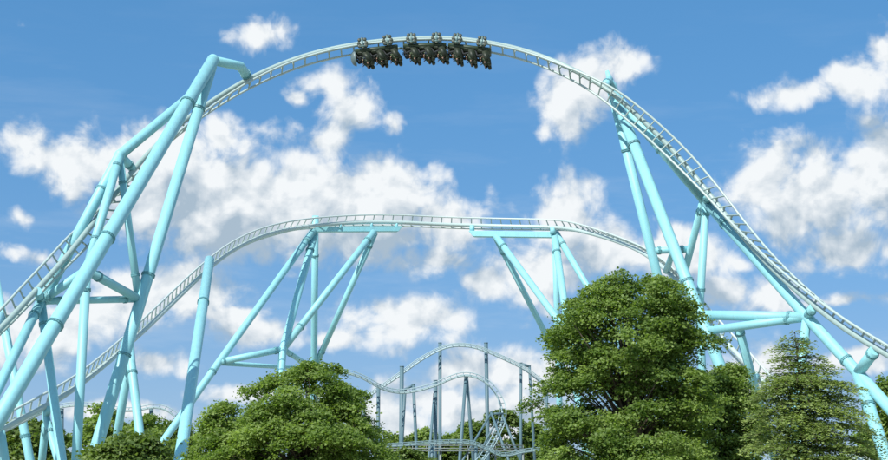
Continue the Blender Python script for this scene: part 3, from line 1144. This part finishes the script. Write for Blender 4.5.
# ------------------------------------------------------------------ the far coaster
YF = 300.0
def simple_track(pts, Y, n=(0, -0.25, 1), **kw):
    return Track([(a, b, (c if c else Y)) + tuple(n) for a, b, c in pts])
FM = (M_FARTRACK, M_FARTRACK, M_FARTIE)
F1 = simple_track([(330, 424, 0), (350, 409, 0), (367, 397.5, 0), (383, 387, 0), (402, 374, 0), (420, 361, 0), (440, 350, 0), (452, 346.5, 0), (463, 346, 0), (474, 347.5, 0),
                   (486, 351.5, 0), (500, 357.5, 0), (520, 367, 0), (532, 375, 0), (547, 388, 0), (565, 406, 0), (585, 428, 0), (605, 446, 0)], 318)
build_track(F1, 'distant_coaster_track', 'distant pale track of the highest hill behind the trees', 'coaster track', 0.20, 0.10, 1.35, 0.5, 1.25, FM, 1.0, False, 10, 'distant coaster tracks')
F2 = simple_track([(300, 366, 296), (325, 368, 296), (345, 372.5, 296), (362, 378, 297), (377, 386.5, 298), (388, 391, 299), (402, 393, 300), (417, 391, 300), (435, 386, 300), (449, 380, 300), (461, 376, 300),
                   (473, 376.5, 300), (485, 382, 300), (494, 391, 300), (500, 402, 300), (502.5, 414, 299), (501, 425, 297), (496, 437, 294), (489, 450, 290), (480, 462, 286), (466, 476, 282)], 300, n=(0.1, -0.45, 1))
build_track(F2, 'distant_coaster_track', 'distant pale track dipping then curling down steeply beside the far posts', 'coaster track', 0.19, 0.10, 1.35, 0.5, 1.25, FM, 1.0, False, 10, 'distant coaster tracks')
F3 = simple_track([(380, 447, 0), (410, 445, 0), (440, 443, 0), (460, 442.5, 0), (473, 444, 0), (488, 450, 0), (500, 455.5, 0), (512, 455, 0), (524, 452, 0), (545, 450, 0)], 288)
build_track(F3, 'distant_coaster_track', 'distant low pale track running just above the ground', 'coaster track', 0.17, 0.09, 1.3, 0.45, 1.25, (M_FARTIE, M_FARTIE, M_FARTIE), 1.0, False, 10, 'distant coaster tracks')
F4 = simple_track([(20, 424, 0), (40, 414, 0), (58, 408, 0), (75, 405.5, 0), (100, 407, 0), (122, 411, 0), (140, 410, 0), (153, 407.5, 0), (166, 410, 0), (177, 418, 0), (190, 432, 0), (204, 448, 0)], 310, n=(0, -0.5, 1))
build_track(F4, 'distant_coaster_track', 'distant small pale track humps seen between the tall tower legs', 'coaster track', 0.19, 0.10, 1.35, 0.5, 1.25, FM, 1.0, False, 10, 'distant coaster tracks')

def far_support(members, label, name='distant_support'):
    b = at(*members[0][1][-1])
    tw = Tower(name, b, label, 'grey-blue posts of the distant coaster', 'support column', M_FARPOST)
    for (r, pts, gr) in members:
        r = r * 1.22
        tw.member('column' if gr else 'arm', r, pts, ground=gr, segs=12)
        if gr:
            p = tw.pt(pts[0])
            fv, ff, fs = tube_data([p, p + Vector((0, 0, 0.12))], r * 1.12, 12)
            link_mesh('cap', fv, ff, M_FARPOST, tw.root, p, True, fs)
far_support([(.30, [(378.5, 385.5, 301), (378, 456, 301)], True)], 'distant grey-blue post under the dip, nearest the bright domed tree')
far_support([(.36, [(401.8, 366.5, 316), (401, 456, 316)], True)], 'thick distant grey-blue post on the rising far hill')
far_support([(.26, [(405, 390, 303), (401.5, 450, 304)], True), (.26, [(413.3, 384.5, 303), (416.5, 450, 303)], True), (.2, [(404.5, 389.5, 303), (413.5, 385, 303)], False)],
            'distant grey-blue two-legged frame carrying the dip of the far track')
far_support([(.34, [(435.6, 380.5, 302), (435.3, 456, 302)], True), (.22, [(434.5, 394, 302), (429, 456, 299)], True)], 'distant grey-blue post with leaning brace beside the tallest post')
far_support([(.30, [(440, 343, 320), (440, 452, 320)], True)], 'slender tall distant post on the climbing side of the highest far hill')
far_support([(.27, [(465.8, 377, 301), (460, 456, 297)], True), (.27, [(466.6, 377, 301), (473, 456, 305)], True)], 'distant grey-blue A-frame under the curling track')
far_support([(.33, [(486, 343, 320), (488, 452, 320)], True)], 'slender tall distant post on the falling side of the highest far hill')
far_support([(.24, [(521, 363, 321), (520.8, 450, 321)], True), (.24, [(529.4, 366, 321), (533, 430, 321)], True), (.24, [(520.5, 363.5, 321), (529.8, 366.5, 321)], False)],
            'distant grey-blue portal frame over the falling far track')
far_support([(.26, [(547, 389, 319), (545.5, 440, 319)], True)], 'short distant post half hidden by the big tree')
far_support([(.17, [(492, 412, 296), (464, 458, 292)], True), (.2, [(491, 412, 296), (507, 456, 292)], True), (.18, [(494, 413.5, 296), (503, 413.5, 297)], False),
             (.2, [(502, 414, 297), (517, 452, 296)], True), (.16, [(497, 420, 297), (478, 456, 300)], True)], 'distant splayed grey-blue trestle under the curl of the far track')
far_support([(.36, [(151.5, 408, 311), (150, 440, 311)], True)], 'distant grey-blue post under the small hump between tower legs')
far_support([(.3, [(62, 409, 311), (62, 440, 311)], True)], 'distant grey-blue post under the hump behind the dark leafy trees by the low track')
far_support([(.3, [(364, 399, 317), (363, 440, 317)], True)], 'distant grey-blue post peeking above the bright domed tree')
far_support([(.26, [(432, 444, 289), (432, 470, 289)], True)], 'short distant post under the low far track beside the braced post')
far_support([(.26, [(476, 446, 289), (476, 470, 289)], True)], 'short distant post under the low far track beside the far A-frame')

def walkway():
    y = 292
    a, b = at(385, 448.5, y), at(523, 448.5, y)
    root = empty('walkway', Vector(((a.x + b.x) / 2, y, 0)), 'long distant metal walkway with handrails behind the far posts', 'walkway')
    L = (b.x - a.x)
    z = a.z
    V, F, S = box_data(Vector(((a.x + b.x) / 2, y, z - .35)), Vector((L / 2, 0, 0)), Vector((0, .7, 0)), Vector((0, 0, .14)))
    link_mesh('deck', V, F, M_WALK, root, (a + b) / 2, False)
    for dz in (0.25, 0.8):
        V, F, S = tube_data([Vector((a.x, y - .65, z + dz - .2)), Vector((b.x, y - .65, z + dz - .2))], .09, 8)
        link_mesh('handrail', V, F, M_WALK, root, (a + b) / 2, True, S)
    n = 10
    for i in range(n + 1):
        x = a.x + L * i / n
        V, F, S = tube_data([Vector((x, y - .65, z - .4)), Vector((x, y - .65, z + .6))], .07, 8)
        link_mesh('rail_post', V, F, M_WALK, root, Vector((x, y, z)), True, S)
        if i % 2 == 0:
            V, F, S = tube_data([Vector((x, y, -.2)), Vector((x, y, z - .3))], .2, 10)
            link_mesh('leg', V, F, M_WALK, root, Vector((x, y, z)), True, S)
walkway()

# ------------------------------------------------------------------ trees
def leaf_cloud(rng, centers, outs, per, disc, thick, size, droop, up_jit, tone_c, frond=False):
    """leaf quads in flattened sprays. centers (n,3), outs (n,3) outward unit"""
    n = len(centers)
    N = n * per
    C = np.repeat(centers, per, axis=0)
    O = np.repeat(outs, per, axis=0)
    O = O.copy()
    O[:, 2] = 0
    O /= np.maximum(1e-3, np.linalg.norm(O, axis=1))[:, None]
    T = np.stack([-O[:, 1], O[:, 0], np.zeros(N)], 1)
    dsc = np.repeat(disc * rng.uniform(.7, 1.35, n), per)
    if frond:
        u = rng.uniform(-.6, 1.3, N) * dsc
        v = rng.normal(0, .17, N) * dsc * (1.25 - u / dsc * .8)
    else:
        u = rng.normal(0.1, .55, N) * dsc
        v = rng.normal(0, .55, N) * dsc
    w = rng.normal(0, 1, N) * thick
    sag = -droop * (u / dsc + .3) * dsc - .25 * (v / dsc) ** 2 * dsc * .4
    P = C + O * u[:, None] + T * v[:, None]
    P[:, 2] += w + sag
    # orientation
    nr = np.stack([rng.normal(0, up_jit, N), rng.normal(0, up_jit, N), np.ones(N)], 1) + O * .35
    nr /= np.linalg.norm(nr, axis=1)[:, None]
    ang = rng.uniform(0, 2 * math.pi, N) if not frond else rng.normal(0, .7, N)
    dirv = O * np.cos(ang)[:, None] + T * np.sin(ang)[:, None]
    dirv -= nr * (dirv * nr).sum(1)[:, None]
    dirv /= np.linalg.norm(dirv, axis=1)[:, None]
    side = np.cross(nr, dirv)
    sz = size * rng.uniform(.65, 1.35, N)
    asp = .52 if not frond else .30
    V = np.empty((N, 4, 3))
    V[:, 0] = P - dirv * (sz * .55)[:, None]
    V[:, 1] = P + side * (sz * asp)[:, None] + nr * (sz * .10)[:, None]
    V[:, 2] = P + dirv * (sz * .75)[:, None] - nr * (sz * .12)[:, None]
    V[:, 3] = P - side * (sz * asp)[:, None] + nr * (sz * .10)[:, None]
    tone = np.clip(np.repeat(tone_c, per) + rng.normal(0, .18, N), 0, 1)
    return V, tone

def leaf_object(name, V, tone, m, parent, origin):
    N = len(V)
    me = bpy.data.meshes.new(name)
    me.vertices.add(N * 4)
    me.vertices.foreach_set('co', (V - np.array(origin)).reshape(-1))
    me.loops.add(N * 4)
    me.loops.foreach_set('vertex_index', np.arange(N * 4, dtype=np.int32))
    me.polygons.add(N)
    me.polygons.foreach_set('loop_start', np.arange(0, N * 4, 4, dtype=np.int32))
    me.polygons.foreach_set('loop_total', np.full(N, 4, dtype=np.int32))
    at_ = me.attributes.new('tone', 'FLOAT', 'FACE')
    at_.data.foreach_set('value', tone.astype(np.float32))
    me.materials.append(m)
    me.update(calc_edges=True)
    o = bpy.data.objects.new(name, me)
    COL.objects.link(o)
    o.parent = parent
    o.location = (0, 0, 0)
    return o

def tree(name, label, px, Y, profile, m, seed, clumps=46, sprays=40, per=26, size=.17, disc=.55, clump_r=1.2, fill=.25, droop=.25, frond=False,
         group=None, depth=0.85, zlow=1.6, cat='tree', flat=.6, trunk=True):
    """profile: list of (py, px_left, px_right); the crown is as deep as wide * depth"""
    rng = np.random.default_rng(seed)
    base = at(px, 400, Y); base.z = 0
    # profile in metres
    zs, xl, xr = [], [], []
    for (py, a, b) in profile:
        c = at((a + b) / 2, py, Y)
        zs.append(c.z); xl.append(at(a, py, Y).x - base.x); xr.append(at(b, py, Y).x - base.x)
    order = np.argsort(zs)
    zs, xl, xr = np.array(zs)[order], np.array(xl)[order], np.array(xr)[order]
    if zs[0] > zlow:
        zs = np.concatenate([[zlow, max(zlow + .2, zs[0] * .7)], zs]) if zs[0] * .7 > zlow else np.concatenate([[zlow], zs])
        k = len(zs) - len(xl)
        xl = np.concatenate([[xl[0] * .55, xl[0] * .95][-k:] if k == 2 else [xl[0] * .8], xl])
        xr = np.concatenate([[xr[0] * .55, xr[0] * .95][-k:] if k == 2 else [xr[0] * .8], xr])
    ztop = zs[-1]
    root = empty(name, base, label, cat, group)
    # clump centres on and inside the hull
    # choose height weighted by girth
    zg = np.linspace(zs[0], ztop, 60)
    wg = np.interp(zg, zs, xr - xl) + .3
    cs, rs = [], []
    tries = 0
    while len(cs) < clumps and tries < clumps * 40:
        tries += 1
        z = rng.choice(zg, p=wg / wg.sum()) + rng.uniform(-.1, .1)
        l, r = np.interp(z, zs, xl), np.interp(z, zs, xr)
        mid, hw = (l + r) / 2, max(.2, (r - l) / 2)
        th = rng.uniform(0, 2 * math.pi)
        # favour the side that is seen
        f = math.sqrt(rng.uniform(.25, 1.08)) * (1.02 + .12 * math.sin(2.3 * th + z * 1.3 + seed) + .08 * math.sin(5.1 * th - z * 2.1 + seed * 2))
        cr = clump_r * rng.uniform(.5, 1.35) * min(1.0, .45 + hw / 3.5)
        k = max(.05, hw - cr * .62)
        c = np.array([mid + k * f * math.cos(th), k * depth * f * math.sin(th), min(z, ztop - cr * flat * .8)])
        if cs and min(np.linalg.norm((c - q) * np.array([1, 1, 1.5])) for q in cs) < cr * .62:
            continue
        cs.append(c); rs.append(cr)
    cs, rs = np.array(cs), np.array(rs)
    # sprays over each clump
    SC, SO, ST = [], [], []
    for c, r in zip(cs, rs):
        k = max(6, int(sprays * (r / clump_r) ** 2))
        d = rng.normal(0, 1, (k, 3))
        d[:, 2] = d[:, 2] * .8 + .35
        d /= np.linalg.norm(d, axis=1)[:, None]
        rr = r * rng.uniform(.45, 1.0, k) ** .8 * np.where(rng.uniform(0, 1, k) < .12, 1.35, 1.0)
        P = c + d * rr[:, None] * np.array([1, 1, flat])
        out = P - np.array([0, 0, 0]); out = out * np.array([1, 1, 0]) + d * np.array([1, 1, 0]) * 1.2
        SC.append(P); SO.append(out)
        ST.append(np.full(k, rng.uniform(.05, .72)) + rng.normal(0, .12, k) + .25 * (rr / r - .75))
    # scattered inner foliage
    nf = int(fill * sum(len(s) for s in SC))
    if nf:
        z = rng.uniform(zs[0], ztop - .3, nf)
        l, r = np.interp(z, zs, xl), np.interp(z, zs, xr)
        th = rng.uniform(0, 2 * math.pi, nf)
        f = np.sqrt(rng.uniform(0, .75, nf))
        P = np.stack([(l + r) / 2 + (r - l) / 2 * f * np.cos(th), (r - l) / 2 * depth * f * np.sin(th), z], 1)
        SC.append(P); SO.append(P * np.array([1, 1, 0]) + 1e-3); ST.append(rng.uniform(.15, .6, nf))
    C, O, T = np.concatenate(SC), np.concatenate(SO), np.concatenate(ST)
    V, tone = leaf_cloud(rng, C, O, per, disc, disc * .22, size, droop, .75, T, frond)
    V[..., 2] = np.maximum(V[..., 2], .15)
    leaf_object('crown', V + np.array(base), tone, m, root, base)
    if trunk:
        parts = []
        rt = max(.08, ztop * .018)
        hub = np.array([np.interp(ztop * .8, zs, (xl + xr) / 2) * .6, 0, ztop * .82])
        tp = [Vector((0, 0, -.3)), Vector((0, 0, .1)), Vector((hub[0] * .2, .05, ztop * .25)), Vector((hub[0] * .6, -.05, ztop * .55)), Vector(tuple(hub))]
        parts.append(tube_data(tp, [rt * 1.6, rt * 1.15, rt, rt * .65, rt * .18], 10))
        for c in cs:
            zb = max(.8, min(ztop * .7, c[2] * .62 - .1 * math.hypot(c[0], c[1])))
            fr = zb / (ztop * .82)
            st = Vector((hub[0] * min(1, fr) * .9, 0, zb))
            en = Vector(tuple(c))
            md = st.lerp(en, .5) + Vector((rng.uniform(-.2, .2), rng.uniform(-.2, .2), .25))
            rb = rt * (.42 - .2 * fr)
            parts.append(tube_data([st, md, en], [rb, rb * .6, rb * .2], 6))
        Vt, Ft, St = merge(parts)
        me = bpy.data.meshes.new('trunk')
        me.from_pydata([tuple(v) for v in Vt], [], Ft)
        me.materials.append(M_BARK)
        me.polygons.foreach_set('use_smooth', [True] * len(me.polygons))
        o = bpy.data.objects.new('trunk', me)
        COL.objects.link(o)
        o.parent = root
    return root

# big broad-leaved tree in the middle right
tree('broadleaf_tree', 'big dense broad-leaved tree standing before the trestle with five splayed legs', 628, 74,
     [(277, 632, 668), (284, 594, 682), (300, 572, 692), (315, 562, 698), (330, 546, 712), (345, 536, 720), (356, 545, 708), (380, 548, 702), (400, 536, 712), (425, 526, 722), (460, 514, 730)],
     L_MAPLE, 11, clumps=200, sprays=22, per=38, size=.115, disc=.42, clump_r=.85, fill=.07, droop=.30, flat=.62)
tree('broadleaf_tree', 'lower dark broad-leaved tree tucked against the big dense tree', 722, 79,
     [(366, 708, 742), (380, 698, 754), (395, 694, 760), (420, 690, 764), (460, 686, 768)],
     L_MAPLE, 12, clumps=75, sprays=20, per=38, size=.115, disc=.42, clump_r=.75, fill=.2, droop=.3, flat=.6)
# left broad-leaved tree
tree('broadleaf_tree', 'bright domed broad-leaved tree in front of the wide trestle', 308, 84,
     [(363, 302, 322), (370, 282, 338), (382, 260, 352), (395, 244, 366), (410, 236, 372), (430, 226, 384), (445, 222, 388), (460, 220, 390)],
     L_BRIGHT, 21, clumps=130, sprays=22, per=36, size=.125, disc=.44, clump_r=.8, fill=.10, droop=.35, flat=.62)
tree('broadleaf_tree', 'smaller domed broad-leaved tree beside the foot of the lone column', 226, 86,
     [(403, 217, 236), (412, 207, 250), (425, 198, 258), (442, 191, 262), (460, 187, 264)],
     L_BRIGHT, 22, clumps=52, sprays=22, per=34, size=.125, disc=.44, clump_r=.72, fill=.12, droop=.3)
# feathery conifer on the right
def conifer(name, label, px, Y, profile, m, seed, nbranch=150):
    rng = np.random.default_rng(seed)
    base = at(px, 400, Y); base.z = 0
    rows = []
    for (py, a, b) in profile:
        rows.append((at(px, py, Y).z, at(a, py, Y).x - base.x, at(b, py, Y).x - base.x))
    rows.sort()
    zs = np.array([r[0] for r in rows]); xl = np.array([r[1] for r in rows]); xr = np.array([r[2] for r in rows])
    zs = np.concatenate([[1.0], zs]); xl = np.concatenate([[xl[0] * .9], xl]); xr = np.concatenate([[xr[0] * .9], xr])
    ztop = zs[-1]
    root = empty(name, base, label, 'tree')
    parts = [tube_data([Vector((0, 0, -.3)), Vector((0, 0, .3)), Vector((.05, 0, ztop * .5)), Vector((xl[-1] * .5 + xr[-1] * .5, 0, ztop - .05))], [.24, .17, .09, .012], 10)]
    cx = lambda z: (xl[-1] * .5 + xr[-1] * .5) * max(0, z / ztop) ** 2
    Ps, Ds, Ts = [], [], []
    for i in range(nbranch):
        u = ((i + .5) / nbranch) ** .82
        z = 1.0 + (ztop - 1.1) * u + rng.uniform(-.2, .12)
        th = i * 2.39996 + rng.uniform(-.35, .35)
        if z > ztop - 1.6 and rng.uniform() < .45:
            continue
        w = np.interp(z - .25, zs, xr) if math.cos(th) > 0 else -np.interp(z - .25, zs, xl)
        wd = .5 * (np.interp(z - .25, zs, xr) - np.interp(z - .25, zs, xl))
        L = math.hypot(w * math.cos(th), wd * math.sin(th)) * rng.uniform(.72, 1.16) + .10
        d = np.array([math.cos(th), math.sin(th), 0])
        p = np.array([-math.sin(th), math.cos(th), 0])
        rise = rng.uniform(.10, .48)
        def pos(t):
            q = np.array([cx(z), 0, z]) + d * (L * t)
            q[2] += L * (rise * t - .40 * t ** 2.4)
            return q
        parts.append(tube_data([Vector(tuple(pos(t))) for t in (0, .35, .7, 1.0)], [.026, .017, .010, .004], 5))
        tone = rng.uniform(.10, .62)
        nb = max(4, int(L / .13))
        for k in range(nb):
            t = .12 + .88 * (k + rng.uniform(0, .8)) / nb
            q0 = pos(min(1, t))
            for sgn in (-1, 1):
                bl = (.36 + .28 * L * (1 - t)) * rng.uniform(.5, 1.3)
                bl = min(bl, .75)
                a_ = R(rng.uniform(38, 66))
                e = d * math.cos(a_) + p * (sgn * math.sin(a_))
                droop = rng.uniform(-.15, .60)
                nl = max(4, int(bl / .05))
                tt = (np.arange(nl) + .5) / nl
                Q = q0 + np.outer(tt * bl, e) + np.stack([0 * tt, 0 * tt, -droop * bl * tt ** 1.7], 1)
                Q += rng.normal(0, .04, Q.shape)
                Ps.append(Q)
                f = e[None, :] * .75 + np.outer(np.where(np.arange(nl) % 2, 1, -1), np.cross(e, [0, 0, 1])) * .8 + rng.normal(0, .25, (nl, 3))
                Ds.append(f)
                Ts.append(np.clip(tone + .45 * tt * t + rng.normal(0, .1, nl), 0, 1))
    P = np.concatenate(Ps); Dv = np.concatenate(Ds); T = np.concatenate(Ts)
    N = len(P)
    Dv /= np.linalg.norm(Dv, axis=1)[:, None]
    nr = np.stack([rng.normal(0, .45, N), rng.normal(0, .45, N) - .35, np.ones(N)], 1)
    sd_ = np.cross(nr, Dv); sd_ /= np.linalg.norm(sd_, axis=1)[:, None]
    sz = rng.uniform(.08, .17, N)[:, None]
    V = np.empty((N, 4, 3))
    V[:, 0] = P; V[:, 1] = P + Dv * sz * .5 + sd_ * sz * .30
    V[:, 2] = P + Dv * sz; V[:, 3] = P + Dv * sz * .5 - sd_ * sz * .30
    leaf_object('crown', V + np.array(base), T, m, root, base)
    Vt, Ft, St = merge(parts)
    me = bpy.data.meshes.new('trunk')
    me.from_pydata([tuple(v) for v in Vt], [], Ft)
    me.materials.append(M_BARK)
    me.polygons.foreach_set('use_smooth', [True] * len(me.polygons))
    o = bpy.data.objects.new('trunk', me)
    COL.objects.link(o)
    o.parent = root
conifer('conifer_tree', 'feathery light green conifer with drooping fronds under the falling arch', 802, 62,
        [(333, 793, 797), (342, 788, 802), (352, 780, 812), (362, 776, 822), (372, 772, 832), (385, 764, 852), (402, 759, 864), (420, 755, 874), (440, 751, 882), (460, 747, 890)],
        L_CONE, 31, 215)
tree('broadleaf_tree', 'round broad-leaved tree behind the last leg of the tower on the arch\'s falling side', 893, 118,
     [(379, 882, 905), (390, 870, 925), (410, 862, 935), (460, 856, 940)],
     L_BRIGHT, 32, clumps=30, sprays=30, per=22, size=.26, disc=.7, clump_r=1.4, fill=.3)
# low trees on the left
tree('dark_tree', 'dark leafy tree behind the lowest end of the low track', 28, 128,
     [(422, 20, 40), (430, -10, 58), (442, -22, 68), (460, -30, 74)],
     L_DARK, 41, clumps=36, sprays=34, per=22, size=.26, disc=.7, clump_r=1.4, fill=.35)
tree('shrub', 'pale green shrubby tree seen between the tall tower legs', 104, 146,
     [(404, 96, 110), (414, 82, 130), (430, 70, 142), (460, 64, 150)],
     L_BRIGHT, 42, clumps=34, sprays=24, per=20, size=.25, disc=.6, clump_r=1.1, fill=.1)
tree('shrub', 'pale green shrubby tree beside the small far hump', 152, 150,
     [(412, 142, 158), (426, 126, 174), (460, 118, 186)],
     L_BRIGHT, 43, clumps=26, sprays=24, per=20, size=.25, disc=.6, clump_r=1.1, fill=.1)
tree('bush', 'dark dense bush hiding the feet of the tall tower', 128, 68,
     [(436, 118, 142), (443, 98, 160), (451, 86, 170), (460, 80, 178)],
     L_DARK, 44, clumps=40, sprays=34, per=24, size=.15, disc=.45, clump_r=.8, fill=.35, zlow=.5)
tree('dark_tree', 'dark distant tree behind the foot of the lone leaning column', 172, 200,
     [(420, 160, 178), (430, 152, 194), (460, 146, 204)],
     L_DARK, 45, clumps=26, sprays=30, per=20, size=.36, disc=.9, clump_r=1.8, fill=.35)
# trees behind the far coaster
FAR = [
    (498, 345, [(411, 492, 510), (420, 482, 522), (435, 474, 530), (460, 470, 534)], L_DARK, 'dark round tree behind the far splayed trestle'),
    (470, 350, [(422, 464, 480), (430, 456, 486), (460, 450, 492)], L_MAPLE, 'mid green tree behind the far A-frame'),
    (425, 352, [(430, 418, 432), (438, 410, 440), (460, 404, 446)], L_BRIGHT, 'light green tree behind the far two-legged frame'),
    (450, 356, [(436, 444, 458), (446, 438, 462), (460, 434, 466)], L_MAPLE, 'low green tree between the far posts'),
    (396, 350, [(436, 390, 402), (444, 382, 410), (460, 378, 414)], L_DARK, 'low dark tree beneath the far dip'),
    (531, 350, [(424, 526, 540), (436, 518, 546), (460, 514, 550)], L_MAPLE, 'green tree behind the far portal frame'),
]
for i, (px, Y, prof, m, lab) in enumerate(FAR):
    tree('distant_tree', lab, px, Y, prof, m, 60 + i, clumps=26, sprays=26, per=16, size=.55, disc=1.1, clump_r=2.0, fill=.35, group='trees behind the distant coaster')
tree('distant_shrub', 'low dark shrubs under the distant walkway', 410, 270, [(448, 400, 422), (460, 392, 432)], L_DARK, 71, clumps=14, sprays=20, per=16, size=.4, disc=.8, clump_r=1.2, fill=.3, cat='shrub')
